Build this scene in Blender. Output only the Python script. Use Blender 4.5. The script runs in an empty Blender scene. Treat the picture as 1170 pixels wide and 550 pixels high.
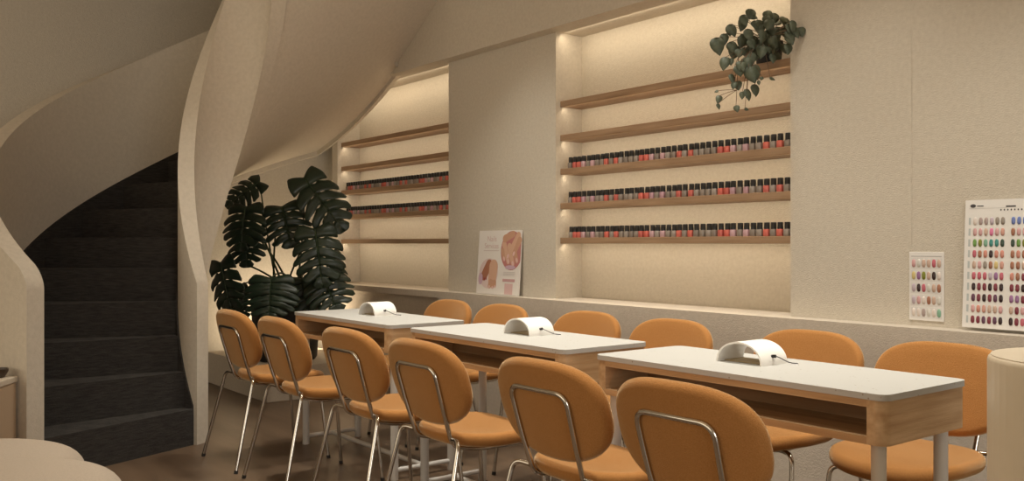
import bpy, bmesh, math, random
from mathutils import Vector, Matrix
random.seed(7)
sc = bpy.context.scene
COL = sc.collection
PI = math.pi
R = math.radians
TH = -0.9104                      # heading of the view from the wall normal
FPX = 1027.5
CAMZ = 1.143
FWD = Vector((math.sin(TH), math.cos(TH), 0))
RGT = Vector((math.cos(TH), -math.sin(TH), 0))

def spot(u, v, d):
    """point of the room seen at (u, v) at depth d (used for the loose leaves of the plants)"""
    p = FWD * d + RGT * ((u - 585) / FPX * d)
    return Vector((p.x, p.y, CAMZ + (278.2 - v) / FPX * d))

# ------------------------------------------------------------------ materials
def new_mat(name):
    m = bpy.data.materials.new(name); m.use_nodes = True
    nt = m.node_tree
    return m, nt, nt.nodes['Principled BSDF']

def noise_mat(name, c1, c2, scale=40, rough=.8, bump=.1, bscale=None, stretch=(1, 1, 1), detail=4, metal=0, sheen=0, coat=0):
    m, nt, b = new_mat(name)
    tc = nt.nodes.new('ShaderNodeTexCoord'); mp = nt.nodes.new('ShaderNodeMapping')
    mp.inputs['Scale'].default_value = stretch
    nt.links.new(tc.outputs['Object'], mp.inputs['Vector'])
    n = nt.nodes.new('ShaderNodeTexNoise'); n.inputs['Scale'].default_value = scale; n.inputs['Detail'].default_value = detail
    nt.links.new(mp.outputs['Vector'], n.inputs['Vector'])
    cr = nt.nodes.new('ShaderNodeValToRGB')
    cr.color_ramp.elements[0].position = .3; cr.color_ramp.elements[1].position = .7
    cr.color_ramp.elements[0].color = (*c1, 1); cr.color_ramp.elements[1].color = (*c2, 1)
    nt.links.new(n.outputs['Fac'], cr.inputs['Fac']); nt.links.new(cr.outputs['Color'], b.inputs['Base Color'])
    b.inputs['Roughness'].default_value = rough; b.inputs['Metallic'].default_value = metal
    if sheen: b.inputs['Sheen Weight'].default_value = sheen; b.inputs['Sheen Roughness'].default_value = .5
    if coat: b.inputs['Coat Weight'].default_value = coat; b.inputs['Coat Roughness'].default_value = .2
    if bump:
        n2 = nt.nodes.new('ShaderNodeTexNoise'); n2.inputs['Scale'].default_value = bscale or scale * 3; n2.inputs['Detail'].default_value = 6
        nt.links.new(mp.outputs['Vector'], n2.inputs['Vector'])
        bp = nt.nodes.new('ShaderNodeBump'); bp.inputs['Strength'].default_value = bump; bp.inputs['Distance'].default_value = .01
        nt.links.new(n2.outputs['Fac'], bp.inputs['Height']); nt.links.new(bp.outputs['Normal'], b.inputs['Normal'])
    return m

def plain(name, c, rough=.5, metal=0, trans=0):
    m, nt, b = new_mat(name)
    b.inputs['Base Color'].default_value = (*c, 1); b.inputs['Roughness'].default_value = rough; b.inputs['Metallic'].default_value = metal
    if trans: b.inputs['Transmission Weight'].default_value = trans
    return m

def wood_mat(name, c1, c2, axis=0, scale=9, rough=.5):
    st = [18, 18, 18]; st[axis] = 1.2
    m = noise_mat(name, c1, c2, scale=scale / 4, rough=rough, bump=.08, bscale=scale, stretch=tuple(st), detail=5)
    return m

M = {}
M['plaster'] = noise_mat('plaster', (.565, .51, .425), (.625, .57, .48), scale=55, rough=.92, bump=.35, bscale=170)
M['plaster_low'] = noise_mat('plaster_low', (.53, .465, .385), (.59, .52, .435), scale=60, rough=.92, bump=.3, bscale=170)
M['plaster_stair'] = noise_mat('plaster_stair', (.58, .52, .43), (.64, .575, .48), scale=45, rough=.9, bump=.2, bscale=140)
M['ceiling'] = noise_mat('ceiling_paint', (.56, .48, .38), (.6, .52, .42), scale=30, rough=.95, bump=.1)
M['carpet'] = noise_mat('stair_carpet', (.022, .019, .017), (.05, .044, .039), scale=16, rough=.97, bump=.8, bscale=60, stretch=(1, 1, 7))
M['floor'] = noise_mat('floor_wood', (.095, .06, .037), (.16, .105, .066), scale=1.3, rough=.38, bump=.06, bscale=5, stretch=(1, 6, 1), detail=6)
M['fabric'] = noise_mat('caramel_fabric', (.375, .168, .050), (.445, .208, .070), scale=260, rough=.95, bump=.35, bscale=500, sheen=1.0)
M['fabric'].node_tree.nodes['Principled BSDF'].inputs['Sheen Tint'].default_value = (1, .85, .58, 1)
M['fabric'].node_tree.nodes['Principled BSDF'].inputs['Specular IOR Level'].default_value = .1
M['fabric'].node_tree.nodes['Principled BSDF'].inputs['Sheen Roughness'].default_value = .28
M['chrome'] = plain('chrome', (.62, .58, .52), .14, 1)
M['black_rubber'] = plain('black_rubber', (.015, .014, .013), .6)
M['oak'] = wood_mat('oak_veneer', (.40, .235, .115), (.58, .385, .21), 0)
M['oak_dark'] = wood_mat('oak_inside', (.28, .17, .085), (.4, .26, .145), 0)
M['oak_end'] = wood_mat('oak_end_panel', (.42, .255, .125), (.60, .41, .235), 1)
M['shelf_wood'] = wood_mat('shelf_walnut', (.27, .165, .092), (.40, .26, .155), 0)
M['leg_white'] = plain('painted_steel', (.66, .64, .61), .4)
M['lamp_white'] = plain('white_lacquer', (.85, .83, .79), .35)
M['lamp_pad'] = plain('lamp_pad', (.42, .33, .2), .5)
M['black_pot'] = noise_mat('black_pot', (.012, .012, .012), (.02, .019, .018), scale=20, rough=.55, bump=.05)
M['soil'] = noise_mat('soil', (.03, .02, .012), (.06, .04, .025), scale=60, rough=1, bump=.6)
M['monstera'] = noise_mat('monstera_leaf', (.014, .026, .016), (.026, .046, .026), scale=9, rough=.36, bump=.12, bscale=20)
M['monstera_stem'] = plain('monstera_stem', (.035, .06, .022), .5)
M['vine_leaf'] = noise_mat('vine_leaf', (.04, .055, .032), (.11, .125, .08), scale=28, rough=.5, bump=.15, bscale=60)
M['vine_stem'] = plain('vine_stem', (.12, .07, .035), .6)
M['boucle'] = noise_mat('beige_upholstery', (.50, .42, .335), (.56, .475, .385), scale=140, rough=.95, bump=.3, bscale=300, sheen=.2)
M['stand'] = noise_mat('stand_lacquer', (.58, .49, .36), (.63, .54, .41), scale=6, rough=.4, bump=.02)
M['paper'] = plain('poster_paper', (.80, .76, .72), .55)
M['chart_white'] = plain('chart_card', (.78, .76, .73), .45)
M['pocket'] = plain('chart_pocket', (.70, .68, .66), .35)
M['bowl_brown'] = plain('bowl_brown', (.055, .035, .022), .35)
M['console_body'] = plain('console_body', (.50, .37, .25), .6)
M['console_top'] = plain('console_top', (.66, .58, .47), .5)
M['cap_black'] = plain('cap_black', (.012, .011, .011), .3)
M['ink'] = plain('ink', (.06, .055, .06), .6)
M['ink_grey'] = plain('ink_grey', (.45, .43, .42), .6)
M['ink_pink'] = plain('ink_pink', (.66, .50, .48), .6)

def terrazzo():
    m, nt, b = new_mat('terrazzo')
    tc = nt.nodes.new('ShaderNodeTexCoord')
    v = nt.nodes.new('ShaderNodeTexVoronoi'); v.inputs['Scale'].default_value = 62; v.inputs['Randomness'].default_value = 1
    nt.links.new(tc.outputs['Object'], v.inputs['Vector'])
    sep = nt.nodes.new('ShaderNodeSeparateColor'); nt.links.new(v.outputs['Color'], sep.inputs['Color'])
    ra = nt.nodes.new('ShaderNodeMapRange'); ra.inputs['From Min'].default_value = .12; ra.inputs['From Max'].default_value = .2
    ra.inputs['To Min'].default_value = .0; ra.inputs['To Max'].default_value = 1
    nt.links.new(v.outputs['Distance'], ra.inputs['Value'])
    gt = nt.nodes.new('ShaderNodeMath'); gt.operation = 'LESS_THAN'; gt.inputs[1].default_value = .80
    nt.links.new(sep.outputs['Red'], gt.inputs[0])
    mx = nt.nodes.new('ShaderNodeMath'); mx.operation = 'MAXIMUM'
    nt.links.new(ra.outputs['Result'], mx.inputs[0]); nt.links.new(gt.outputs[0], mx.inputs[1])
    chip = nt.nodes.new('ShaderNodeValToRGB'); e = chip.color_ramp.elements
    e[0].color = (.22, .15, .09, 1); e[1].color = (.45, .42, .38, 1)
    nt.links.new(sep.outputs['Green'], chip.inputs['Fac'])
    mix = nt.nodes.new('ShaderNodeMix'); mix.data_type = 'RGBA'
    nt.links.new(mx.outputs[0], mix.inputs['Factor'])
    nt.links.new(chip.outputs['Color'], mix.inputs['A']); mix.inputs['B'].default_value = (.455, .445, .42, 1)
    nt.links.new(mix.outputs['Result'], b.inputs['Base Color'])
    b.inputs['Roughness'].default_value = .6; b.inputs['Specular IOR Level'].default_value = .2
    return m
M['terrazzo'] = terrazzo()

def glow(name, c, s):
    m, nt, b = new_mat(name)
    b.inputs['Emission Color'].default_value = (*c, 1); b.inputs['Emission Strength'].default_value = s
    b.inputs['Base Color'].default_value = (.8, .8, .8, 1)
    return m
M['led'] = glow('warm_led', (1, .72, .42), 6)

_cols = {}
def colmat(c, rough=.3):
    k = (round(c[0], 3), round(c[1], 3), round(c[2], 3), rough)
    if k not in _cols:
        _cols[k] = plain('lacquer', c, rough)
    return _cols[k]

# ------------------------------------------------------------------ mesh helpers
def link(name, verts, faces, mat, parent=None, smooth=False, angle=40):
    me = bpy.data.meshes.new(name); me.from_pydata([tuple(v) for v in verts], [], faces); me.validate()
    bm = bmesh.new(); bm.from_mesh(me); bmesh.ops.recalc_face_normals(bm, faces=bm.faces); bm.to_mesh(me); bm.free()
    if smooth:
        me.polygons.foreach_set('use_smooth', [True] * len(me.polygons))
        if angle < 180:
            try: me.set_sharp_from_angle(angle=R(angle))
            except Exception: pass
    if mat: me.materials.append(mat)
    o = bpy.data.objects.new(name, me); COL.objects.link(o)
    if parent: o.parent = parent
    return o

def empty(name, loc=(0, 0, 0), rz=0):
    o = bpy.data.objects.new(name, None); o.location = loc; o.rotation_euler = (0, 0, rz); o.empty_display_size = .1
    COL.objects.link(o); return o

def tag(o, label=None, cat=None, group=None, kind=None):
    if label: o['label'] = label
    if cat: o['category'] = cat
    if group: o['group'] = group
    if kind: o['kind'] = kind
    return o

class MB:
    def __init__(s): s.v = []; s.f = []
    def add(s, vs, fs):
        n = len(s.v); s.v += [tuple(v) for v in vs]; s.f += [tuple(i + n for i in f) for f in fs]; return s
    def box(s, x0, x1, y0, y1, z0, z1, b=0):
        if b <= 0:
            vs = [(x, y, z) for x in (x0, x1) for y in (y0, y1) for z in (z0, z1)]
            return s.add(vs, [(0, 1, 3, 2), (4, 6, 7, 5), (0, 4, 5, 1), (2, 3, 7, 6), (0, 2, 6, 4), (1, 5, 7, 3)])
        bm = bmesh.new(); bmesh.ops.create_cube(bm, size=1)
        for v in bm.verts:
            v.co = Vector(((x0 + x1) / 2 + v.co.x * (x1 - x0), (y0 + y1) / 2 + v.co.y * (y1 - y0), (z0 + z1) / 2 + v.co.z * (z1 - z0)))
        bmesh.ops.bevel(bm, geom=list(bm.edges), offset=b, segments=2, affect='EDGES', profile=.5)
        bm.verts.index_update()
        s.add([v.co.copy() for v in bm.verts], [[v.index for v in f.verts] for f in bm.faces]); bm.free(); return s
    def tube(s, pts, r, seg=10, closed=False, r1=None):
        pts = [Vector(p) for p in pts]; n = len(pts); rings = []
        def tan(i):
            if closed: return (pts[(i + 1) % n] - pts[i - 1]).normalized()
            if i == 0: return (pts[1] - pts[0]).normalized()
            if i == n - 1: return (pts[-1] - pts[-2]).normalized()
            return (pts[i + 1] - pts[i - 1]).normalized()
        t = tan(0); a = Vector((0, 0, 1)) if abs(t.z) < .9 else Vector((1, 0, 0))
        u = t.cross(a).normalized(); vs = []; fs = []
        for i in range(n):
            t = tan(i); u = (u - t * u.dot(t)).normalized(); w = t.cross(u)
            rr = r if r1 is None else r + (r1 - r) * i / (n - 1)
            for k in range(seg):
                an = 2 * PI * k / seg; vs.append(pts[i] + (u * math.cos(an) + w * math.sin(an)) * rr)
        m = n if closed else n - 1
        for i in range(m):
            j = (i + 1) % n
            for k in range(seg):
                l = (k + 1) % seg; fs.append((i * seg + k, i * seg + l, j * seg + l, j * seg + k))
        if not closed:
            fs.append(tuple(range(seg))); fs.append(tuple((n - 1) * seg + k for k in range(seg)))
        return s.add(vs, fs)
    def lathe(s, prof, cx=0, cy=0, seg=32):
        vs = []; fs = []; n = len(prof)
        for r, z in prof:
            for k in range(seg):
                a = 2 * PI * k / seg; vs.append((cx + r * math.cos(a), cy + r * math.sin(a), z))
        for i in range(n - 1):
            for k in range(seg):
                l = (k + 1) % seg; fs.append((i * seg + k, i * seg + l, (i + 1) * seg + l, (i + 1) * seg + k))
        if prof[0][0] > 1e-6: fs.append(tuple(range(seg)))
        if prof[-1][0] > 1e-6: fs.append(tuple((n - 1) * seg + k for k in range(seg)))
        return s.add(vs, fs)
    def prism(s, poly, z0, z1):
        n = len(poly)
        vs = [(x, y, z0) for x, y in poly] + [(x, y, z1) for x, y in poly]
        return s.add(vs, [tuple(range(n))[::-1], tuple(range(n, 2 * n))] + [(i, (i + 1) % n, n + (i + 1) % n, n + i) for i in range(n)])
    def build(s, name, mat, parent=None, smooth=False, angle=40):
        return link(name, s.v, s.f, mat, parent, smooth, angle)

def fillet(pts, r, seg=5, closed=False):
    """round the corners of a polyline"""
    pts = [Vector(p) for p in pts]; n = len(pts); out = []
    rng = range(n) if closed else range(1, n - 1)
    if not closed: out.append(pts[0])
    for i in rng:
        p, a, b = pts[i], pts[i - 1], pts[(i + 1) % n]
        rr = min(r, (a - p).length * .48, (b - p).length * .48)
        p0 = p + (a - p).normalized() * rr; p1 = p + (b - p).normalized() * rr
        for k in range(seg + 1):
            t = k / seg; out.append(p0 * (1 - t) ** 2 + p * 2 * t * (1 - t) + p1 * t * t)
    if not closed: out.append(pts[-1])
    return out

def sup(a, b, nt, nb, N=56):
    o = []
    for k in range(N):
        t = 2 * PI * k / N; c, s_ = math.cos(t), math.sin(t); n = nt if s_ >= 0 else nb
        o.append((a * math.copysign(abs(c) ** (2 / n), c), b * math.copysign(abs(s_) ** (2 / n), s_)))
    return o

def pad(a, b, nt, nb, t, fn, name, mat, parent, crown=.006, N=56):
    """cushion with round rim; fn maps (u, v, w) to the chair"""
    h = t / 2; rings = []
    for k in range(0, 9):
        an = -PI / 2 + PI * k / 8
        rings.append((h * (1 - math.cos(an)) * .9, h * math.sin(an)))
    low = [(min(a, b) * q, -h - crown * .3 * q) for q in (.75, .5, .28)][::1]
    top = [(min(a, b) * q, h + crown * (.4 + .6 * q)) for q in (.28, .5, .75)]
    seq = [(h + min(a, b) * q * .9, -h) for q in (.72, .45, .2)] + rings + [(h + min(a, b) * q * .9, h + crown * q) for q in (.2, .45, .72)]
    vs = []; fs = []
    for ins, z in seq:
        for (x, y) in sup(a - ins, b - ins, nt, nb, N): vs.append(fn(x, y, z))
    n = len(seq)
    for i in range(n - 1):
        for k in range(N):
            l = (k + 1) % N; fs.append((i * N + k, i * N + l, (i + 1) * N + l, (i + 1) * N + k))
    vs.append(fn(0, 0, -h)); vs.append(fn(0, 0, h + crown))
    for k in range(N):
        l = (k + 1) % N; fs.append((k, n * N, l)); fs.append(((n - 1) * N + k, (n - 1) * N + l, n * N + 1))
    return link(name, vs, fs, mat, parent, True, 180)

def copy_tree(o, parent=None):
    c = o.copy(); COL.objects.link(c)
    if parent is not None: c.parent = parent
    for ch in list(o.children): copy_tree(ch, c)
    return c

def struct(name, mb, mat, smooth=False):
    o = mb.build(name, mat, None, smooth); o['kind'] = 'structure'; return o

# ------------------------------------------------------------------ the room
YW = 3.6; YB = 3.816; YO = 3.95
LZ = .8025; YL = 3.49
NT = 2.44; CZ = 3.3
N1 = (-7.11, -5.376); N2 = (-4.196, -2.517)
XL = -7.49; XR = 3.2
struct('floor', MB().box(XL - .1, XR, -4.0, YO, -.08, 0), M['floor'])
struct('ceiling', MB().box(XL - .1, XR, -4.0, YO, CZ, CZ + .08), M['ceiling'])
struct('wall_left', MB().box(XL - .12, XL, -4.0, YO, 0, CZ), M['plaster'])
w = MB()
w.box(-7.21, N1[0], YW, YO, LZ, CZ)
w.box(N1[1], N2[0], YW, YO, LZ, CZ)
w.box(N2[1], -1.930, YW, YO, LZ, CZ)
w.box(-1.930, -1.9285, YW + .0015, YO, LZ, CZ)
w.box(-1.9285, XR, YW, YO, LZ, CZ)
for a, b in (N1, N2):
    w.box(a, b, YB, YO, LZ, NT)
    w.box(a, b, YW, YO, NT, CZ)
w.box(XL, -7.21, YO - .05, YO, 0, CZ)
struct('wall_back', w, M['plaster'])
w = MB()
w.box(-5.34, XR, YL, YO, 0, LZ)
w.box(-7.21, -5.34, YL + .1, YO, 0, LZ - .045)
struct('wall_lower', w, M['plaster_low'])
struct('trim_1', MB().box(-7.21, -5.34, YL, YO, LZ - .045, LZ), M['plaster_low'])
struct('trim_2', MB().box(-6.25, XR, 3.505, YW, NT, CZ), M['plaster'])

# ------------------------------------------------------------------ spiral staircase
K = .9605
P = .0144 * K
CI = (-5.4906 * K, 2.0713 * K); RA = .2347 * K; RB = .3295 * K
CO = (-5.5306 * K, 2.0165 * K); RC = 1.2509 * K; RD = (1.2509 + .0959) * K
P0 = -63.66
stair = empty('spiral_staircase', (CI[0], CI[1], 0))
tag(stair, 'curved plaster staircase with dark carpeted steps and swirling balustrades', 'staircase')
def sp(name, vs, fs, mat, smooth=True, angle=35):
    o = link(name, [Vector(v) - Vector((CI[0], CI[1], 0)) for v in vs], fs, mat, stair, smooth, angle); return o
def ribbon(name, C, r0, r1, ztop, zbot, phs, mat):
    vs = []; fs = []
    for ph in phs:
        c, s_ = math.cos(R(ph)), math.sin(R(ph))
        for r, z in ((r0, zbot(ph)), (r1, zbot(ph)), (r1, ztop(ph)), (r0, ztop(ph))):
            vs.append((C[0] + r * c, C[1] + r * s_, z))
    n = len(phs)
    for i in range(n - 1):
        for k in range(4):
            l = (k + 1) % 4; fs.append((i * 4 + k, i * 4 + l, i * 4 + 4 + l, i * 4 + 4 + k))
    fs.append((0, 1, 2, 3)); fs.append(tuple((n - 1) * 4 + k for k in range(4)))
    return sp(name, vs, fs, mat)
def frange(a, b, st):
    n = max(1, int(round(abs(b - a) / abs(st)))); return [a + (b - a) * i / n for i in range(n + 1)]
inner = ribbon('inner_balustrade', CI, RA, RB,
       lambda p: P * (P0 - p) + .9996 * K, lambda p: max(0, P * (P0 - p) - .3305 * K),
       frange(P0 + 3.5, -300, 2), M['plaster_stair'])
def capo(p):
    a = P0 - p; z = P * a + (1.0542 - .0911e-4 * a * a) * K
    q = (P0 + 1.0 - p) * R(1) * RC / .075
    if q < 1: z -= .075 * (1 - math.sqrt(max(0, 1 - (1 - q) ** 2)))
    return z
outer = ribbon('outer_balustrade', CO, RC, RD, capo, lambda p: max(0, P * (P0 - p) - .15),
       [P0 + 1.0 - .3 * k * k / 8 for k in range(12)] + frange(P0 - 4, -232, 2), M['plaster_stair'])
skirt = ribbon('stair_skirting', CO, RC - .012, RC, lambda p: P * (P0 - p) + (.2507 - .0911e-4 * (P0 - p) ** 2) * K, lambda p: max(0, P * (P0 - p) - .12),
       frange(P0, -225, 3), M['carpet'])
ribbon('stair_skirting', CI, RB, RB + .010, lambda p: P * (P0 - p) + .215 * K, lambda p: max(0, P * (P0 - p) - .1),
       frange(P0 - 1, -225, 3), M['carpet'])
# steps
RISE = .2045; DEG = RISE / P
for k in range(9):
    pa = P0 - DEG * k; pb = P0 - DEG * (k + 1) - (1.0 if k else 0)
    zt = RISE * (k + 1) - .0911e-4 * (DEG * k) ** 2 * K; zb = max(0, zt - RISE - .12) if k < 7 else zt - .185
    vs = []; fs = []; phs = frange(pa, pb, 3)
    for ph in phs:
        c, s_ = math.cos(R(ph)), math.sin(R(ph))
        co = (CO[0] + (RC - .012) * c, CO[1] + (RC - .012) * s_); ci = (CI[0] + (RB + .009) * c, CI[1] + (RB + .009) * s_)
        vs += [(*ci, zb), (*co, zb), (*co, zt), (*ci, zt)]
    n = len(phs)
    for i in range(n - 1):
        for q in range(4):
            l = (q + 1) % 4; fs.append((i * 4 + q, i * 4 + l, i * 4 + 4 + l, i * 4 + 4 + q))
    fs.append((0, 1, 2, 3)); fs.append(tuple((n - 1) * 4 + q for q in range(4)))
    sp('step', vs, fs, M['carpet'], False)
# soffit under the upper flight, swept out to the walls
def bound(ph):
    c, s_ = math.cos(R(ph)), math.sin(R(ph)); ts = []
    if c < -1e-6: ts.append((XL - CI[0]) / c)
    if s_ > 1e-6: ts.append(((YW if ph > -247 else 3.51) - CI[1]) / s_)
    if c > 1e-6: ts.append(2.4 / c)
    return min(t for t in ts if t > 0)
def zin(p): return P * (P0 - p) - .3305 * K
def zout(p): return 1.69 + .0179 * (-200 - p)
phs = frange(-190, -300, 2); NR = 14
vs = []; fs = []
for ph in phs:
    Rm = bound(ph) - .003
    for j in range(NR + 1):
        u = j / NR; r = RA + (Rm - RA) * u
        wgt = u
        z = zin(ph) * (1 - wgt) + max(zin(ph), zout(ph)) * wgt
        vs.append((CI[0] + r * math.cos(R(ph)), CI[1] + r * math.sin(R(ph)), z))
n0 = len(vs)
vs += [(x, y, z + .1) for x, y, z in vs]
m = NR + 1
for i in range(len(phs) - 1):
    for j in range(NR):
        a = i * m + j
        fs.append((a, a + 1, a + m + 1, a + m)); fs.append((n0 + a, n0 + a + m, n0 + a + m + 1, n0 + a + 1))
    a = i * m + NR
    fs.append((a, n0 + a, n0 + a + m, a + m)); a = i * m; fs.append((a, a + m, n0 + a + m, n0 + a))
for i in (0, len(phs) - 1):
    for j in range(NR):
        a = i * m + j; fs.append((a, a + 1, n0 + a + 1, n0 + a))
sp('soffit', vs, fs, M['plaster_stair'])
# lip where the soffit meets the walls
vs = []; fs = []; lp = frange(-194, -247, 1)
for ph in lp:
    Rm = bound(ph) - .004; z = zout(ph)
    for r, zz in ((Rm - .05, z + .02), (Rm - .05, z - .045), (Rm, z - .045), (Rm, z + .02)):
        vs.append((CI[0] + r * math.cos(R(ph)), CI[1] + r * math.sin(R(ph)), zz))
for i in range(len(lp) - 1):
    for k in range(4):
        l = (k + 1) % 4; fs.append((i * 4 + k, i * 4 + l, i * 4 + 4 + l, i * 4 + 4 + k))
fs.append((0, 1, 2, 3)); fs.append(tuple((len(lp) - 1) * 4 + k for k in range(4)))
sp('soffit_lip', vs, fs, M['plaster_stair'], True, 30)

# ------------------------------------------------------------------ shelves and bottles
SZ = [2.019, 1.810, 1.602, 1.390, 1.1775]
ORD = ['first', 'second', 'third', 'fourth', 'fifth', 'sixth', 'seventh', 'eighth', 'ninth', 'tenth']
def nth(i):
    if i < 10: return ORD[i]
    n = i + 1; return '%d%s' % (n, 'th' if 10 < n % 100 < 14 else {1: 'st', 2: 'nd', 3: 'rd'}.get(n % 10, 'th'))
PLACE = ['topmost', 'second from top', 'middle', 'fourth from top', 'lowest']
for side, (a, b) in (('left', N1), ('right', N2)):
    for i, z in enumerate(SZ):
        t = empty('wall_shelf', ((a + b) / 2, (YW + YB) / 2, z))
        what = {('right', 0): 'carrying the trailing plant', ('right', 1): 'empty, under the trailing plant', ('left', 0): 'empty', ('left', 1): 'empty', ('left', 4): 'empty'}.get((side, i), 'carrying a row of polish bottles')
        tag(t, '%s wooden shelf of the %s wall niche, %s' % (PLACE[i], side, what), 'shelf', 'wooden shelves in the %s niche' % side)
        hw = (b - a) / 2
        MB().box(-hw, hw, -.072, .106, -.036, 0, .002).build('board', M['shelf_wood'], t)
# bottles
def bottle_proto(col):
    t = empty('nail_polish_bottle')
    b = MB(); s_ = .0152
    prof = []
    pts = sup(s_, s_, 5, 5, 16)
    vs = []; fs = []
    lv = [(.9, 0), (1, .002), (1, .030), (.93, .0335), (.55, .036)]
    for q, z in lv: vs += [(x * q, y * q, z) for x, y in pts]
    for i in range(len(lv) - 1):
        for k in range(16):
            l = (k + 1) % 16; fs.append((i * 16 + k, i * 16 + l, i * 16 + 16 + l, i * 16 + 16 + k))
    fs.append(tuple(range(16))); fs.append(tuple(64 + k for k in range(16)))
    b.add(vs, fs); b.build('bottle_body', colmat(col, .18), t, True)
    MB().lathe([(.0125, .0335), (.0142, .035), (.0138, .066), (.0125, .0675), (0, .0675)], seg=14).build('cap', M['cap_black'], t, True)
    return t
BC = {'grey': [(.29, .25, .215), (.34, .295, .26), (.25, .21, .18)], 'coral': [(.64, .155, .12), (.56, .14, .115)], 'pink': [(.50, .31, .36), (.56, .36, .39)]}
CN = {'grey': 'taupe grey', 'coral': 'coral red', 'pink': 'dusty pink'}
protos = {}
PAT = ['coral', 'coral', 'pink', 'grey', 'pink', 'grey', 'grey', 'coral', 'grey', 'coral', 'grey', 'grey', 'grey', 'grey']
rows = [('right', N2, 2), ('right', N2, 3), ('right', N2, 4), ('left', N1, 2), ('left', N1, 3)]
rn = {('right', 2): 'upper bottle row of right niche', ('right', 3): 'middle bottle row of right niche', ('right', 4): 'lower bottle row of right niche',
      ('left', 2): 'upper bottle row of left niche', ('left', 3): 'lower bottle row of left niche'}
for side, (a, b), si in rows:
    x0 = a + .072; n = 41
    pitch = (b - .018 - x0) / (n - 1)
    for i in range(n):
        c = 'grey' if i == 0 else PAT[(i - 1) % 14]
        v = (i * 7 + si) % len(BC[c])
        key = (c, v)
        if key not in protos:
            t = bottle_proto(BC[c][v]); protos[key] = t
        else:
            t = copy_tree(protos[key])
        t.location = (x0 + pitch * i + random.uniform(-.001, .001), YW + .062 + random.uniform(-.003, .003), SZ[si])
        t.rotation_euler = (0, 0, random.uniform(-.15, .15))
        tag(t, '%s polish bottle with black cap, %s from left, %s' % (CN[c], nth(i), rn[side, si]), 'bottle', 'polish bottles, ' + rn[side, si])

# ------------------------------------------------------------------ manicure tables
TL, TD, THT = 1.09, .445, .753
TF = 2.165
def rrect(x0, x1, y0, y1, rs, seg=6):
    """rounded rectangle, radii for corners (x0y0, x1y0, x1y1, x0y1)"""
    o = []
    for (cx, cy, a0), r in zip(((x0, y0, PI), (x1, y0, 1.5 * PI), (x1, y1, 0), (x0, y1, .5 * PI)), rs):
        sx = 1 if cx == x0 else -1; sy = 1 if cy == y0 else -1
        px, py = cx + sx * r, cy + sy * r
        if r <= 0: o.append((cx, cy)); continue
        for k in range(seg + 1):
            an = a0 + PI / 2 * k / seg; o.append((px + r * math.cos(an), py + r * math.sin(an)))
    return o
def make_table():
    t = empty('manicure_table')
    hx, hy = TL / 2, TD / 2; r = .032
    zb = .618; zs = THT - .017
    bm = bmesh.new()
    mb = MB().prism(rrect(-hx, hx, -hy, hy, (r, r, r, r)), zs, THT)
    mb.build('tabletop', M['terrazzo'], t, True, 30)
    e = .004; q = .055
    MB().prism(rrect(hx - q, hx - e, -hy + e, hy - e, (0, r, r, 0)), zb, zs).build('side_panel', M['oak_end'], t, True, 30)
    MB().prism(rrect(-hx + e, -hx + q, -hy + e, hy - e, (r, 0, 0, r)), zb, zs).build('side_panel', M['oak_end'], t, True, 30)
    MB().box(-hx + q, hx - q, -hy + e, hy - e, zb, zb + .02).build('bottom_panel', M['oak'], t)
    MB().box(-hx + q, hx - q, -hy + e, -hy + .03, zs - .02, zs).build('front_rail', M['oak'], t)
    MB().box(-hx + q, hx - q, hy - .03, hy - e, zs - .02, zs).build('front_rail', M['oak'], t)
    MB().box(-hx + q, hx - q, -.008, .008, zb + .02, zs).build('divider', M['oak_dark'], t)
    lx, ly = hx - .052, hy - .058
    for sx in (-1, 1):
        for sy in (-1, 1):
            MB().lathe([(.019, 0), (.0195, .002), (.0195, zb)], sx * lx, sy * ly, 20).build('leg', M['leg_white'], t, True)
        MB().tube([(sx * lx, -ly, .046), (sx * lx, ly, .046)], .012, 12).build('stretcher', M['leg_white'], t, True)
    MB().tube([(-lx, 0, .046), (lx, 0, .046)], .012, 12).build('stretcher', M['leg_white'], t, True)
    g = MB().lathe([(.0, THT + .0015), (.014, THT + .0015), (.016, THT)], .045, .10, 18).build('cable_grommet', M['ink_grey'], t, True)
    return t
def make_lamp():
    t = empty('nail_lamp')
    N = 28; A, H, th, D = .090, .070, .0055, .135
    vs = []; fs = []
    for k in range(N + 1):
        an = PI * k / N; c, s_ = math.cos(an), math.sin(an)
        for y in (-D / 2, D / 2):
            vs.append((A * c, y, H * s_ ** .9 if s_ > 0 else 0)); vs.append(((A - th) * c, y, (H - th) * max(0, s_) ** .9))
    for k in range(N):
        i = k * 4; j = i + 4
        fs += [(i, j, j + 2, i + 2), (i + 1, i + 3, j + 3, j + 1), (i, i + 1, j + 1, j), (i + 2, j + 2, j + 3, i + 3)]
    fs += [(0, 2, 3, 1), (N * 4, N * 4 + 1, N * 4 + 3, N * 4 + 2)]
    link('arch_shell', vs, fs, M['lamp_white'], t, True, 40)
    MB().box(-A + th + .002, A - th - .002, -.035, D / 2 - .005, 0, .0035, .001).build('hand_pad', M['lamp_pad'], t)
    MB().tube([(.083, -.005, .027), (.097, -.005, .029)], .0055, 10).build('plug', M['cap_black'], t, True)
    MB().tube(fillet([(.096, -.005, .029), (.106, 0, .026), (.118, .04, .006), (.124, .075, .002)], .02), .0016, 8).build('cord', M['ink'], t, True)
    return t
tabs = [(-1.775, 'nearest the fluted round stand'), (-3.018, 'in the middle of the row'), (-4.27, 'nearest the leafy floor plant')]
lampx = [-1.850, -3.015, -4.33]
tp = make_table(); lp_ = make_lamp()
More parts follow.
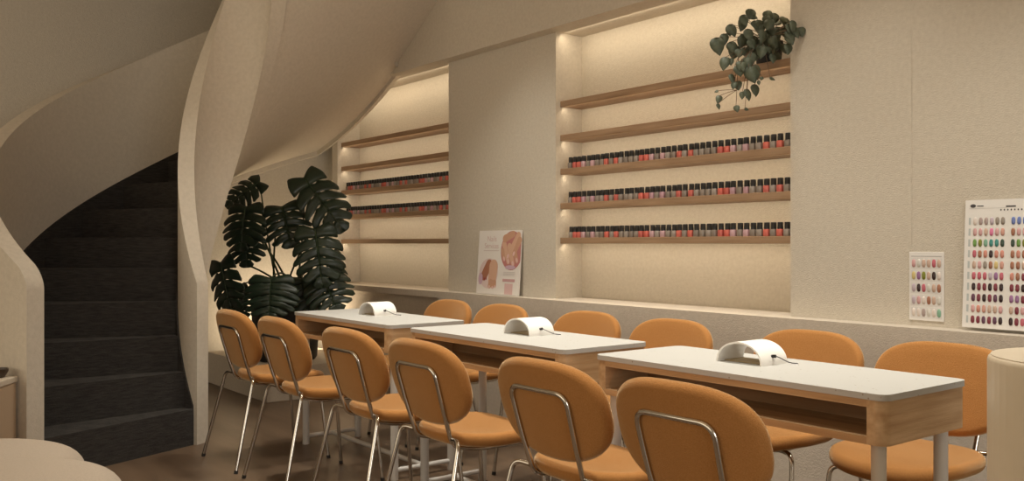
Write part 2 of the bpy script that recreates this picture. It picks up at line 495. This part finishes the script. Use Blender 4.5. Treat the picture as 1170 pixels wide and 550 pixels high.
for i, (x, wh) in enumerate(tabs):
    t = tp if i == 0 else copy_tree(tp)
    t.location = (x, TF + TD / 2 - .004 * i, 0)
    tag(t, 'oak manicure table with white terrazzo top, ' + wh, 'table', 'manicure tables in a row')
    l = lp_ if i == 0 else copy_tree(lp_)
    l.location = (lampx[i], TF + .268, THT)
    tag(l, 'white arched nail lamp on the table ' + wh, 'nail lamp', 'arched nail lamps on the tables')
    for ch in t.children:
        if ch.name.startswith('cable_grommet'): ch.location = (lampx[i] - x + .08, 0, 0)

# ------------------------------------------------------------------ chairs
def make_chair():
    t = empty('upholstered_chair')
    def seat(u, v, w_):
        x, y = u, v - .015
        z = .437 + w_ + .008 * (u / .21) ** 2 - (.022 * max(0, (y - .08) / .115) ** 2) + .008 * max(0, (-y - .1) / .1)
        return (x, y, z)
    pad(.218, .208, 2.9, 2.9, .05, seat, 'seat', M['fabric'], t)
    rec = R(16)
    def backp(u, v, w_):
        # w_ positive = towards the rear
        y = -w_ + .45 * u * u; z = v
        yy = y * math.cos(rec) - z * math.sin(rec); zz = y * math.sin(rec) + z * math.cos(rec)
        return (u, -.268 + yy, .645 + zz)
    pad(.246, .160, 2.75, 2.35, .044, backp, 'backrest', M['fabric'], t, crown=.003)
    rt = .0085
    def rear(u, v): return Vector(backp(u, v, .022 + rt * .9))
    right = [rear(.130, .072), rear(.126, -.08), rear(.121, -.155) + Vector((0, .004, 0)), Vector((.120, -.222, .425)), Vector((.120, -.12, .402)), Vector((.120, .10, .400))]
    left = [Vector((-p.x, p.y, p.z)) for p in right]
    loop = left[::-1] + right
    MB().tube(fillet(loop, .045, 7, True), rt, 12, True).build('back_frame', M['chrome'], t, True)
    for s_ in (-1, 1):
        leg = MB().tube(fillet([(s_ * .121, -.228, .450), (s_ * .190, -.245, .456), (s_ * .2345, -.352, .012)], .035, 7), rt, 12).build('leg', M['chrome'], t, True)
        MB().tube([(s_ * .2341, -.3511, .016), (s_ * .2353, -.354, 0)], rt + .0015, 12).build('foot_cap', M['black_rubber'], leg, True)
        leg = MB().tube(fillet([(s_ * .118, .085, .401), (s_ * .192, .115, .402), (s_ * .215, .157, .012)], .035, 7), rt, 12).build('leg', M['chrome'], t, True)
        MB().tube([(s_ * .2148, .1566, .016), (s_ * .2158, .158, 0)], rt + .0015, 12).build('foot_cap', M['black_rubber'], leg, True)
    return t
chair = make_chair()
front = [(-4.59, 2.005, 0), (-4.015, 2.005, 0), (-3.316, 2.005, 0), (-2.755, 2.005, 0), (-2.065, 2.005, 0), (-1.53, 2.005, 0)]
back = [(-4.555, 2.78, 0), (-4.03, 2.79, 0), (-3.345, 2.81, 0), (-2.765, 2.79, 0), (-2.077, 2.82, 0), (-1.53, 2.80, 0)]
fl = ['at left end of near row', 'second from left in near row', 'third from left in near row', 'fourth from left in near row', 'second from right in near row', 'at right end of near row, nearest the viewer']
bl = ['at left end of wall-side row', 'second from left in wall-side row, below the poster', 'third from left in wall-side row', 'fourth from left in wall-side row', 'second from right in wall-side row', 'at right end of wall-side row, below colour charts']
for i, (x, y, r) in enumerate(front + back):
    c = chair if i == 0 else copy_tree(chair)
    isb = i >= 6
    c.location = (x, y, 0); c.rotation_euler = (0, 0, R(r) + (PI if isb else 0))
    tag(c, 'caramel chair with chrome frame, ' + (bl[i - 6] if isb else fl[i]), 'chair', 'wall-side row of chairs' if isb else 'near row of chairs')

# ------------------------------------------------------------------ poster on the ledge
def flat(name, pts, off, mat, parent, base):
    """flat shape on a board: pts in board (u, v); base maps (u, v, off) to the parent"""
    n = len(pts)
    return link(name, [base(u, v, off) for u, v in pts], [tuple(range(n))], mat, parent)
def ell(cx, cy, a, b, rot=0, n=28):
    return [(cx + a * math.cos(2 * PI * k / n) * math.cos(rot) - b * math.sin(2 * PI * k / n) * math.sin(rot),
             cy + a * math.cos(2 * PI * k / n) * math.sin(rot) + b * math.sin(2 * PI * k / n) * math.cos(rot)) for k in range(n)]
def caps(x0, y0, x1, y1, r0, r1, n=8):
    a = math.atan2(y1 - y0, x1 - x0); o = []
    for k in range(n + 1): an = a + PI / 2 + PI * k / n; o.append((x0 + r0 * math.cos(an), y0 + r0 * math.sin(an)))
    for k in range(n + 1): an = a - PI / 2 + PI * k / n; o.append((x1 + r1 * math.cos(an), y1 + r1 * math.sin(an)))
    return o
class Print:
    """several flat inks on one board"""
    def __init__(s, base, parent): s.base = base; s.parent = parent; s.b = {}; s.lv = 0
    def put(s, name, pts, mat, off):
        k = (name, mat.name); mb = s.b.setdefault(k, (MB(), mat))[0]
        mb.add([s.base(u, v, off) for u, v in pts], [tuple(range(len(pts)))])
    def done(s):
        for (name, _), (mb, mat) in s.b.items(): mb.build(name, mat, s.parent)
def text_mesh(name, body, size, mat, parent, base, u, v, off, align='CENTER'):
    cu = bpy.data.curves.new(name, 'FONT'); cu.body = body; cu.size = size; cu.align_x = align
    o = bpy.data.objects.new(name, cu); COL.objects.link(o)
    dg = bpy.context.evaluated_depsgraph_get(); me = bpy.data.meshes.new_from_object(o.evaluated_get(dg))
    COL.objects.unlink(o); bpy.data.objects.remove(o)
    for vv in me.vertices: vv.co = Vector(base(u + vv.co.x, v + vv.co.y, off))
    me.materials.clear(); me.materials.append(mat)
    r = bpy.data.objects.new(name, me); COL.objects.link(r); r.parent = parent; return r

ps = empty('nail_poster', (-4.745, 3.558, LZ))
tag(ps, 'white nail service poster with two round hand photos leaning on the ledge', 'poster')
PW, PH = .466, .425; lean = math.asin(.03 / PH)
def pbase(u, v, off): return (u, -off * math.cos(lean) + v * math.sin(lean), v * math.cos(lean) + off * math.sin(lean) + .002)
vs = [pbase(u, v, o) for o in (0, -.006) for u, v in ((-PW / 2, 0), (PW / 2, 0), (PW / 2, PH), (-PW / 2, PH))]
link('poster_board', vs, [(0, 1, 2, 3), (7, 6, 5, 4), (0, 4, 5, 1), (1, 5, 6, 2), (2, 6, 7, 3), (3, 7, 4, 0)], M['paper'], ps)
pr = Print(pbase, ps)
skin = colmat((.58, .33, .22), .6); skin2 = colmat((.66, .41, .29), .6); skin3 = colmat((.40, .17, .10), .6)
rose = colmat((.52, .21, .20), .6); nailp = colmat((.74, .50, .47), .4); nailr = colmat((.30, .05, .05), .4); pale = colmat((.72, .58, .56), .6); lil = colmat((.60, .42, .52), .6)
# circle cut off by the right edge
c1 = [(min(u, PW / 2 - .002), min(v, PH - .003)) for u, v in ell(.135, .292, .115, .128, 0, 40)]
pr.put('hand_photo', c1, rose, .0008)
for (x0, y0, x1, y1, r_, m_) in ((.06, .37, .145, .40, .024, skin), (.20, .39, .10, .255, .022, skin2), (.215, .36, .16, .27, .021, skin), (.055, .33, .105, .22, .021, skin2), (.11, .32, .155, .205, .020, skin2), (.16, .31, .195, .225, .019, skin), (.04, .29, .06, .235, .016, skin)):
    pr.put('hand_photo', caps(x0, y0, x1, y1, r_ + .002, r_ - .003), m_, .0012 + .0001 * y1)
for (x, y, ro) in ((.10, .255, 1.0), (.105, .222, -1.1), (.155, .208, -1.2), (.195, .23, -1.2), (.16, .272, 1.0), (.06, .237, -1.2)):
    pr.put('hand_photo', ell(x, y, .017, .010, ro, 14), nailp, .0018)
pr.put('hand_photo', [(min(u, PW / 2 - .003), v) for u, v in ell(.13, .182, .055, .014, 0, 20)], lil, .0019)
# lower circle
c2 = [(max(u, -PW / 2 + .002), v) for u, v in ell(-.105, .138, .105, .100, .3, 40)]
pr.put('foot_photo', c2, pale, .0008)
for (x0, y0, x1, y1, r_, m_) in ((-.10, .195, -.155, .12, .034, skin3), (-.05, .185, -.06, .09, .044, skin2), (-.075, .08, -.085, .055, .02, skin), (-.05, .075, -.052, .052, .018, skin), (-.03, .08, -.025, .058, .015, skin)):
    pr.put('foot_photo', caps(x0, y0, x1, y1, r_ + .003, r_ - .002), m_, .0011 - .0005 * y1 + .0003)
for (x, y) in ((-.165, .105), (-.145, .098), (-.128, .104)):
    pr.put('foot_photo', ell(x, y, .007, .011, 0, 12), nailr, .0018)
for (x, y) in ((-.087, .05), (-.052, .046), (-.024, .052)):
    pr.put('foot_photo', ell(x, y, .009, .010, 0, 12), nailp, .0018)
pr.put('foot_photo', ell(-.19, .10, .025, .04, 0, 20), lil, .0019)
pr.put('pink_block', [(.055, .088), (.185, .088), (.185, .106), (.055, .106)], colmat((.60, .36, .36), .6), .001)
pr.put('pink_block', [(.080, .006), (.165, .006), (.165, .076), (.080, .076)], colmat((.68, .47, .46), .6), .001)
for v in (.148, .138, .128): pr.put('small_print', [(.06, v), (.18, v), (.18, v + .0035), (.06, v + .0035)], colmat((.62, .58, .57), .6), .001)
pr.put('small_print', [(-.17, .288), (.0, .288), (.0, .292), (-.17, .292)], colmat((.62, .52, .5), .6), .001)
pr.done()
text_mesh('title', 'Nails', .052, M['ink_pink'], ps, pbase, -.085, .352, .001)
text_mesh('title', 'Services', .048, M['ink_pink'], ps, pbase, -.085, .307, .001)

# ------------------------------------------------------------------ nail colour charts
def nail_shape(w_, h_, n=14):
    o = []
    for k in range(n):
        t = 2 * PI * k / n; c, s_ = math.cos(t), math.sin(t)
        o.append((w_ / 2 * math.copysign(abs(c) ** .75, c), h_ / 2 * math.copysign(abs(s_) ** (.7 if s_ < 0 else .9), s_)))
    return o
def swatch(base, u, v, w_, h_, mat, parent):
    vs = []; fs = []; pts = nail_shape(w_, h_); n = len(pts)
    for q, z in ((1, .0008), (.92, .0022), (.6, .0038)):
        vs += [base(u + x * q, v + y * q, z) for x, y in pts]
    vs.append(base(u, v, .0044))
    for i in range(2):
        for k in range(n):
            l = (k + 1) % n; fs.append((i * n + k, i * n + l, i * n + n + l, i * n + n + k))
    for k in range(n): fs.append((2 * n + k, 2 * n + (k + 1) % n, 3 * n))
    return link('nail_swatch', vs, fs, mat, parent, True, 180)
W_ = {'p': (.62, .36, .36), 'c': (.70, .62, .57), 'r': (.50, .12, .16), 'm': (.20, .035, .055), 'k': (.035, .018, .02), 'g': (.15, .30, .07), 'o': (.20, .22, .03),
      'n': (.56, .40, .32), 't': (.05, .25, .22), 'e': (.22, .42, .30), 'y': (.62, .50, .22), 'b': (.16, .22, .50), 'l': (.50, .42, .48), 'a': (.40, .32, .30), 'h': (.70, .20, .36),
      's': (.60, .26, .20), 'd': (.12, .05, .09), 'w': (.62, .60, .55), 'v': (.30, .15, .30), 'u': (.36, .16, .10), 'q': (.04, .07, .05), 'i': (.60, .32, .26), 'f': (.30, .26, .22)}
c1 = empty('nail_colour_chart', (-1.866, YW, .826))
tag(c1, 'small white nail colour chart of five rows fixed above the ledge', 'colour chart')
b1 = lambda u, v, off: (u, -.004 - off, v)
MB().box(-.0725, .0725, -.004, 0, 0, .281, .001).build('chart_board', M['chart_white'], c1)
MB().box(-.064, .064, -.0048, -.004, .262, .265).build('header_line', M['ink_grey'], c1)
rows1 = ['pwnnrn', 'yvonkc', 'lkrwnu', 'lpcunw', 'ccawce']
for r_, row in enumerate(rows1):
    v = .234 - r_ * .0505
    MB().box(-.066, .066, -.0046, -.004, v - .022, v + .022).build('pocket', M['pocket'], c1)
    for k, ch in enumerate(row):
        swatch(b1, -.053 + k * .0212, v + .001, .0165, .034, colmat(W_[ch], .25), c1)
c2 = empty('nail_colour_chart', (-1.52, YW - .004, .815))
tag(c2, 'large white nail colour chart of ten rows leaning on the wall at right', 'colour chart')
CW, CH = .37, .498; ln = math.asin(.03 / CH)
def b2(u, v, off): return (u, -.034 - off * math.cos(ln) + v * math.sin(ln), v * math.cos(ln) + off * math.sin(ln))
vs = [b2(u, v, o) for o in (0, -.004) for u, v in ((-CW / 2, 0), (CW / 2, 0), (CW / 2, CH), (-CW / 2, CH))]
link('chart_board', vs, [(0, 1, 2, 3), (7, 6, 5, 4), (0, 4, 5, 1), (1, 5, 6, 2), (2, 6, 7, 3), (3, 7, 4, 0)], M['chart_white'], c2)
pr = Print(b2, c2)
pr.put('logo', ell(-.155, .475, .011, .007), M['ink'], .0006)
pr.put('header_print', [(-.14, .472), (-.115, .472), (-.115, .476), (-.14, .476)], M['ink'], .0006)
pr.put('header_print', [(-.17, .464), (-.03, .464), (-.03, .465), (-.17, .465)], M['ink_grey'], .0006)
pr.put('header_print', [(-.032, .467), (.004, .467), (.004, .473), (-.032, .473)], M['ink'], .0006)
for k in range(7): pr.put('header_print', ell(-.050 + k * .0125, .457, .0026, .0036), M['ink'], .0006)
rows2 = ['caalff', 'ppnhpi', 'goettq', 'ruskss', 'npuuyi'.replace('u', 'f', 1), 'rrrlvr', 'kmmkmk', 'dmkmdk', 'psinnp', 'mmdmdk']
rows2b = ['bbbl', 'uppi', 'qgoe', 'usui', 'uuni', 'sums', 'mmkm', 'vvmd', 'nmps', 'kmrm']
for r_ in range(10):
    v = .415 - r_ * .0425
    pr.put('row_number', [(-.170, v - .014), (-.162, v - .014), (-.162, v + .014), (-.170, v + .014)], colmat((.48, .52, .52), .6), .0006)
    for k, ch in enumerate(rows2[r_] + rows2b[r_]):
        u = -.145 + k * .0207 + (.017 if k > 5 else 0)
        swatch(b2, u, v, .0148, .030, colmat(W_[ch], .22), c2)
pr.done()

# ------------------------------------------------------------------ monstera
st = MB().box(-7.40, -6.15, 2.56, 3.42, 0, .25, .004)
pl = st.build('plant_plinth', M['plaster_low']); tag(pl, 'low beige plinth under the tall black plant pot', 'plinth')
mon = empty('monstera_plant', (-6.55, 2.88, .25))
tag(mon, 'tall monstera plant with split dark leaves in a black pot', 'plant')
MB().lathe([(.0, 0), (.22, 0), (.235, .02), (.275, .6), (.275, .62), (.262, .62), (.258, .585), (0, .58)], seg=40).build('pot', M['black_pot'], mon, True, 35)
MB().lathe([(.2575, .58), (.18, .588), (0, .592)], seg=30).build('soil', M['soil'], mon, True)
def monstera_leaf(L, Wd, lobes=7, bend=.5, fold=.18, seed=0):
    rnd = random.Random(seed); vs = []; fs = []
    def wid(t):  # half width along midrib t 0..1 (0 = leaf base, lobes go behind it)
        return Wd / 2 * (math.sin(PI * min(1, (t * .86 + .17))) ** .62) * (1 if t < .6 else 1 - .25 * ((t - .6) / .4) ** 2)
    def P_(t, s, side):
        # s 0..1 from midrib to margin; lateral veins sweep towards the tip
        w_ = wid(min(.985, t)); x = side * w_ * s
        sweep = (.10 * s + .22 * s * s) * L * (.35 + .65 * t) - (.24 * L * max(0, .28 - t) / .28 * s)
        y = t * L + sweep * (1 - t) ** .35
        return x, y
    def put(x, y):
        r_ = abs(x)
        z = fold * r_ - bend * (y / L) ** 2 * L * .38 - .9 * r_ * r_ / Wd * .7 + .006 * math.sin(y / L * 22)
        vs.append(Vector((x, y, z))); return len(vs) - 1
    for side in (-1, 1):
        for i in range(lobes):
            t0 = i / lobes; t1 = (i + 1) / lobes
            slit = .52 + rnd.uniform(-.08, .10)
            g0 = (.15 + rnd.uniform(0, .17)) / lobes if i > 0 else .04 / lobes
            hole = (.17 if rnd.random() < .7 and 0 < i < lobes - 1 else 0) / lobes
            NS = 14; prev = None
            for k in range(NS + 1):
                s = k / NS
                gap = 0
                if .14 < s < .36: gap = hole * math.sin(PI * (s - .14) / .22)
                if s > slit: gap = g0 * min(1, (s - slit) / .25 + .2)
                a = t0 + gap * .55; b = t1 - gap * .45
                if s > .88:
                    m_ = (a + b) / 2; q = 1 - ((s - .88) / .12) ** 2 * .75; a = m_ + (a - m_) * q; b = m_ + (b - m_) * q
                row = []
                for j in range(4):
                    tt = a + (b - a) * j / 3
                    row.append(put(*P_(tt, s, side)))
                if prev:
                    for j in range(3): fs.append((prev[j], prev[j + 1], row[j + 1], row[j]))
                prev = row
    # midrib
    return vs, fs
def basis(tip, nrm):
    y = tip.normalized(); z = (nrm - y * nrm.dot(y)).normalized(); x = y.cross(z)
    return Matrix((x, y, z)).transposed()
TOCAM = -FWD
UP = Vector((0, 0, 1))
MO = Vector((-6.55, 2.88, .25))
# (base u, v) -> (tip u, v), depth, width/length, normal tilt(right, up)
leaves = [((347, 203), (391, 258), 6.55, .68, (.25, .35)), ((297, 208), (258, 232), 6.75, .75, (-.2, .5)), ((281, 236), (272, 283), 6.45, 1.05, (-.3, .45)),
          ((322, 236), (332, 279), 6.6, 1.1, (.1, .5)), ((360, 262), (368, 324), 6.35, .84, (.15, .4)), ((282, 262), (280, 302), 6.55, 1.0, (-.1, .2)),
          ((252, 300), (262, 362), 6.3, .66, (-.5, .2)), ((310, 318), (306, 362), 6.1, 1.32, (0, .55)), ((367, 312), (385, 352), 6.4, 1.15, (.3, .35)),
          ((380, 288), (393, 330), 6.6, .5, (.8, .2)), ((345, 318), (352, 356), 6.5, 1.0, (.1, .5)), ((268, 330), (270, 368), 6.65, 1.0, (-.4, .3))]
for i, (b0, t0, d, ar, (nr, nu)) in enumerate(leaves):
    pb = spot(*b0, d); pt = spot(*t0, d - .10)
    L = (pt - pb).length; Wd = L * ar * 1.1
    vs, fs = monstera_leaf(L, Wd, 6 if ar < 1.2 else 7, .32, .16, i)
    nrm = TOCAM + RGT * nr + UP * nu
    B = basis(pt - pb, nrm)
    lf = link('leaf', [B @ v + pb - MO for v in vs], fs, M['monstera'], mon, True, 180)
    so = lf.modifiers.new('thickness', 'SOLIDIFY'); so.thickness = .0022
    # midrib
    rib = [B @ Vector((0, L * k / 8, -.32 * (k / 8) ** 2 * L * .38 + .003)) + pb - MO for k in range(9)]
    MB().tube(rib, .0045, 6, r1=.0012).build('midrib', M['monstera_stem'], lf, True)
    # petiole from the pot
    ang = random.uniform(0, 6.28); root = Vector((.10 * math.cos(ang), .10 * math.sin(ang), .588))
    e = pb - MO; mid = root.lerp(e, .55) + Vector((0, 0, .10)) + (root - Vector((0, 0, .588))) * .4
    pts = []
    for k in range(13):
        t = k / 12; pts.append(root * (1 - t) ** 2 + mid * 2 * t * (1 - t) + e * t * t)
    MB().tube(pts, .0085, 8, r1=.0048).build('petiole', M['monstera_stem'], mon, True)

# ------------------------------------------------------------------ trailing plant on the top shelf
VO = Vector((-2.715, YW + .105, SZ[0]))
vp = empty('trailing_plant', VO)
tag(vp, 'trailing green house plant in a black pot on the topmost shelf', 'plant')
MB().lathe([(0, 0), (.052, 0), (.058, .006), (.070, .105), (.070, .112), (.063, .112), (.061, .1), (0, .098)], seg=28).build('pot', M['black_pot'], vp, True, 35)
lf = []
def lp7(x, y): return (810 + x / 4.4, 10 + y / 4.4)
heads = [(45, 185, 38, 95), (78, 150, 40, 60), (120, 105, 48, 70), (172, 78, 34, 70), (225, 38, 45, 22), (235, 78, 40, 45), (300, 75, 60, 50), (290, 55, 50, 40), (345, 70, 40, 25), (380, 52, 48, 22),
         (350, 110, 46, 40), (385, 118, 48, 60), (438, 118, 42, 58), (425, 90, 30, 45), (405, 130, 36, 50), (205, 130, 46, 70), (275, 140, 50, 70), (170, 165, 55, 65), (130, 215, 62, 75), (110, 265, 30, 36),
         (78, 272, 46, 72), (190, 275, 58, 72), (215, 330, 40, 90), (235, 315, 44, 80), (155, 310, 52, 60), (120, 350, 30, 50), (145, 385, 40, 50), (125, 385, 30, 40), (200, 430, 44, 62), (236, 408, 34, 64),
         (168, 435, 22, 40), (265, 350, 20, 20), (250, 372, 14, 24), (140, 502, 36, 30), (50, 455, 20, 45), (50, 490, 14, 30), (38, 415, 20, 12), (240, 180, 36, 60), (325, 165, 50, 60), (265, 215, 40, 70),
         (240, 230, 44, 60), (325, 248, 38, 50), (305, 205, 28, 34), (378, 200, 34, 52), (345, 185, 30, 50), (215, 200, 30, 60), (180, 215, 40, 50), (320, 350, 30, 10), (250, 100, 40, 40), (190, 505, 22, 14), (300, 130, 44, 50), (330, 120, 40, 44)]
rnd = random.Random(3)
for (x, y, _, _) in list(heads):
    if y < 330 and x > 110: heads.append((x + rnd.uniform(-28, 28), y + rnd.uniform(-26, 26), rnd.uniform(34, 52), rnd.uniform(46, 64)))
vb = MB()
for i, (x, y, w_, h_) in enumerate(heads):
    u, v = lp7(x, y)
    back_ = (abs(x - 310) < 130 and y < 260)
    d = 4.30 + (0.06 if x > 330 else 0) - (rnd.uniform(0, .10))
    if y > 260: d = 4.20 - rnd.uniform(0, .04)
    if x > 400: d = 4.13 - rnd.uniform(0, .03)
    p = spot(u, v, d); h = h_ / 4.4 / FPX * d; w2 = w_ / 4.4 / FPX * d
    n = 10; pts = []
    hor = w_ > h_ * 1.3
    L = max(h, w2) * .98; Wd = max(min(h, w2), L * .72) * 1.1
    if hor: tip = (RGT * rnd.choice((-1, 1)) * .9 + UP * -.3)
    else: tip = (UP * -1 + RGT * rnd.uniform(-.45, .35) * (1 if i % 2 else -1) - FWD * .25)
    nrm = TOCAM + RGT * rnd.uniform(-.5, .5) + UP * rnd.uniform(.0, .7)
    B = basis(tip, nrm)
    vs = []; fs = []
    prof = [(0, .0), (.03, .30), (.12, .46), (.28, .5), (.48, .46), (.68, .34), (.86, .16), (1, .0)]
    for t, q in prof:
        for sgn, zz in ((-1, 1), (0, 0), (1, 1)):
            xx = sgn * q * Wd; yy = (t - .45) * L - (.06 * L if sgn and t < .1 else 0)
            vs.append(B @ Vector((xx, yy, -abs(xx) * .25 - .35 * ((t - .3) ** 2) * L + (.0 if sgn else -.003))) + p - VO)
    for k in range(len(prof) - 1):
        fs += [(k * 3, k * 3 + 1, k * 3 + 4, k * 3 + 3), (k * 3 + 1, k * 3 + 2, k * 3 + 5, k * 3 + 4)]
    vb.add(vs, fs)
    lf.append(B @ Vector((0, -.45 * L, 0)) + p - VO)
fo = vb.build('foliage', M['vine_leaf'], vp, True, 180)
so = fo.modifiers.new('thickness', 'SOLIDIFY'); so.thickness = .0012
vm = MB()
for i, q in enumerate(lf):
    x, y, _, _ = heads[i]
    a = Vector((rnd.uniform(-.03, .03), -.03 + rnd.uniform(-.02, .03), .11))
    if y > 300 and 100 < x < 280:
        a = spot(*lp7(205 if x > 160 else 150, 240), 4.2) - VO
    elif x < 100 and y > 350:
        a = spot(*lp7(140, 410), 4.18) - VO
    mid = a.lerp(q, .5) + UP * (.03 if y < 300 else .006)
    vm.tube([a * (1 - t) ** 2 + mid * 2 * t * (1 - t) + q * t * t for t in [k / 7 for k in range(8)]], .0014, 5)
for x in (205, 150):
    q = spot(*lp7(x, 240), 4.2) - VO; a = Vector((0, -.03, .105)); mid = a.lerp(q, .6) + UP * .05
    vm.tube([a * (1 - t) ** 2 + mid * 2 * t * (1 - t) + q * t * t for t in [k / 7 for k in range(8)]], .0018, 5)
vm.build('vines', M['vine_stem'], vp, True)

# ------------------------------------------------------------------ round stand at right
rs = empty('display_stand', (-.732, 2.156, 0))
tag(rs, 'beige fluted round stand at the right edge, beside the nearest table', 'stand')
n = 180; vs = []; fs = []; ZT = .897
pts = [(.2 + .22 * 0, 0)]
ring = []
for k in range(n):
    a = 2 * PI * k / n; r_ = .220 + .0012 * abs(math.sin(n / 6 * a)) ; ring.append((r_ * math.cos(a), r_ * math.sin(a)))
lv = [(1, 0), (1, ZT - .012), (.99, ZT - .004), (.97, ZT)]
for q, z in lv: vs += [(x * q, y * q, z) for x, y in ring]
for i in range(3):
    for k in range(n): fs.append((i * n + k, i * n + (k + 1) % n, i * n + n + (k + 1) % n, i * n + n + k))
fs.append(tuple(range(n))); fs.append(tuple(3 * n + k for k in range(n)))
link('drum', vs, fs, M['stand'], rs, True, 50)
MB().lathe([(.214, ZT), (.214, ZT + .002), (0, ZT + .002)], seg=64).build('top_plate', M['stand'], rs, True)

# ------------------------------------------------------------------ ottoman at bottom left
def fl2(d, l): q = FWD * d + RGT * l; return q.x, q.y
ox, oy = fl2(2.8, -1.75)
ot = empty('scalloped_ottoman', (ox, oy, 0))
tag(ot, 'beige upholstered ottoman with two rounded lobes at bottom left', 'ottoman')
def lobe(d, l, r_, zt):
    x, y = fl2(d, l)
    prof = [(0, .05), (r_ - .03, .05), (r_, .07)] + [(r_ - .075 * (1 - math.cos(PI / 2 * k / 8)), zt - .075 + .075 * math.sin(PI / 2 * k / 8)) for k in range(9)] + [(r_ * .5, zt + .004), (0, zt + .006)]
    MB().lathe(prof, x - ox, y - oy, 64).build('cushion', M['boucle'], ot, True, 60)
lobe(3.0, -1.885, .42, .415); lobe(2.66, -1.60, .42, .425)
for (d, l) in ((3.1, -1.9), (2.75, -1.85), (2.75, -1.5), (2.5, -1.7)):
    x, y = fl2(d, l); MB().lathe([(.02, 0), (.025, .052)], x - ox, y - oy, 16).build('leg', M['bowl_brown'], ot, True)

# ------------------------------------------------------------------ low console beside the newel
ux, uy = .84, -.5426
cn = empty('low_console', (-4.745, .745, 0), math.atan2(uy, ux))
tag(cn, 'low beige console with pale top beside the outer stair newel', 'console')
MB().box(-.02, .8, -.30, -.004, 0, .49, .004).build('body', M['console_body'], cn)
MB().box(-.03, .81, -.31, 0, .49, .52, .006).build('top', M['console_top'], cn)
bx, by = -4.745 + ux * .025 + uy * .08, .745 + uy * .025 - ux * .08
bo = MB().lathe([(0, .006), (.035, .006), (.052, .028), (.054, .04), (.057, .04), (.056, .026), (.04, 0), (0, 0)], seg=36).build('small_bowl', M['bowl_brown'], None, True)
bo.location = (bx, by, .52); tag(bo, 'small dark brown bowl standing on the low console', 'bowl')

# ------------------------------------------------------------------ light
def area(name, loc, rot, sx, sy, power, col, shape='RECTANGLE', spread=180):
    l = bpy.data.lights.new(name, 'AREA'); l.shape = shape; l.size = sx
    if shape in ('RECTANGLE', 'ELLIPSE'): l.size_y = sy
    l.energy = power; l.color = col; l.spread = R(spread)
    o = bpy.data.objects.new(name, l); o.location = loc; o.rotation_euler = rot; COL.objects.link(o); return o
WARM = (1, .82, .58)
for a, b in (N1, N2):
    area('niche_light', ((a + b) / 2, YW + .035, NT - .006), (R(28), 0, 0), b - a - .06, .02, 3.2, WARM)
    for z in SZ:
        area('shelf_light', ((a + b) / 2, YW + .052, z - .039), (R(35), 0, 0), b - a - .03, .01, 1.5, WARM)
area('alcove_fill', (-6.98, 3.12, .34), (0, R(128), R(-22)), .25, .5, 11, WARM)  # light added behind the pot to brighten the alcove wall
# ceiling downlights over the tables
for x in (-4.3, -3.2, -2.1, -1.0):
    area('downlight', (x, 2.7, CZ - .02), (0, 0, 0), .3, .3, 12, (1, .95, .83), 'DISK', 82)
for x in (-4.35, -3.0, -1.7):
    area('downlight', (x, 1.55, CZ - .02), (0, 0, 0), .2, .2, 7, (1, .95, .83), 'DISK', 82)
# unseen warm fill added behind the camera, aimed up to brighten the stair soffit
area('soffit_fill', (-2.6, -.9, 1.0), (R(180), 0, 0), .5, .5, 50, (1, .74, .46), 'DISK', 180)
# added fill panel behind the camera for the left walls; window daylight from right
area('front_fill', (-2.6, -3.6, 1.9), (R(90), 0, 0), 7.5, 2.4, 80, (1, .88, .68))
area('shop_window', (5.6, .2, 1.6), (0, R(90), 0), 2.4, 3.6, 130, (1, .98, .94))
wd = bpy.data.worlds.new('world'); sc.world = wd; wd.use_nodes = True
bg = wd.node_tree.nodes['Background']; bg.inputs['Color'].default_value = (1, .79, .55, 1); bg.inputs['Strength'].default_value = .42

# ------------------------------------------------------------------ camera
cam = bpy.data.cameras.new('camera'); cam.sensor_width = 36; cam.lens = 36 * FPX / 1170
cam.shift_y = 3.2 / 1170; cam.clip_start = .02
co = bpy.data.objects.new('camera', cam); co.location = (0, 0, CAMZ); co.rotation_euler = (PI / 2, 0, -TH); COL.objects.link(co)
sc.camera = co
sc.view_settings.view_transform = 'Standard'; sc.view_settings.look = 'None'; sc.view_settings.gamma = 1
sc.view_settings.use_curve_mapping = False; sc.view_settings.exposure = -.24
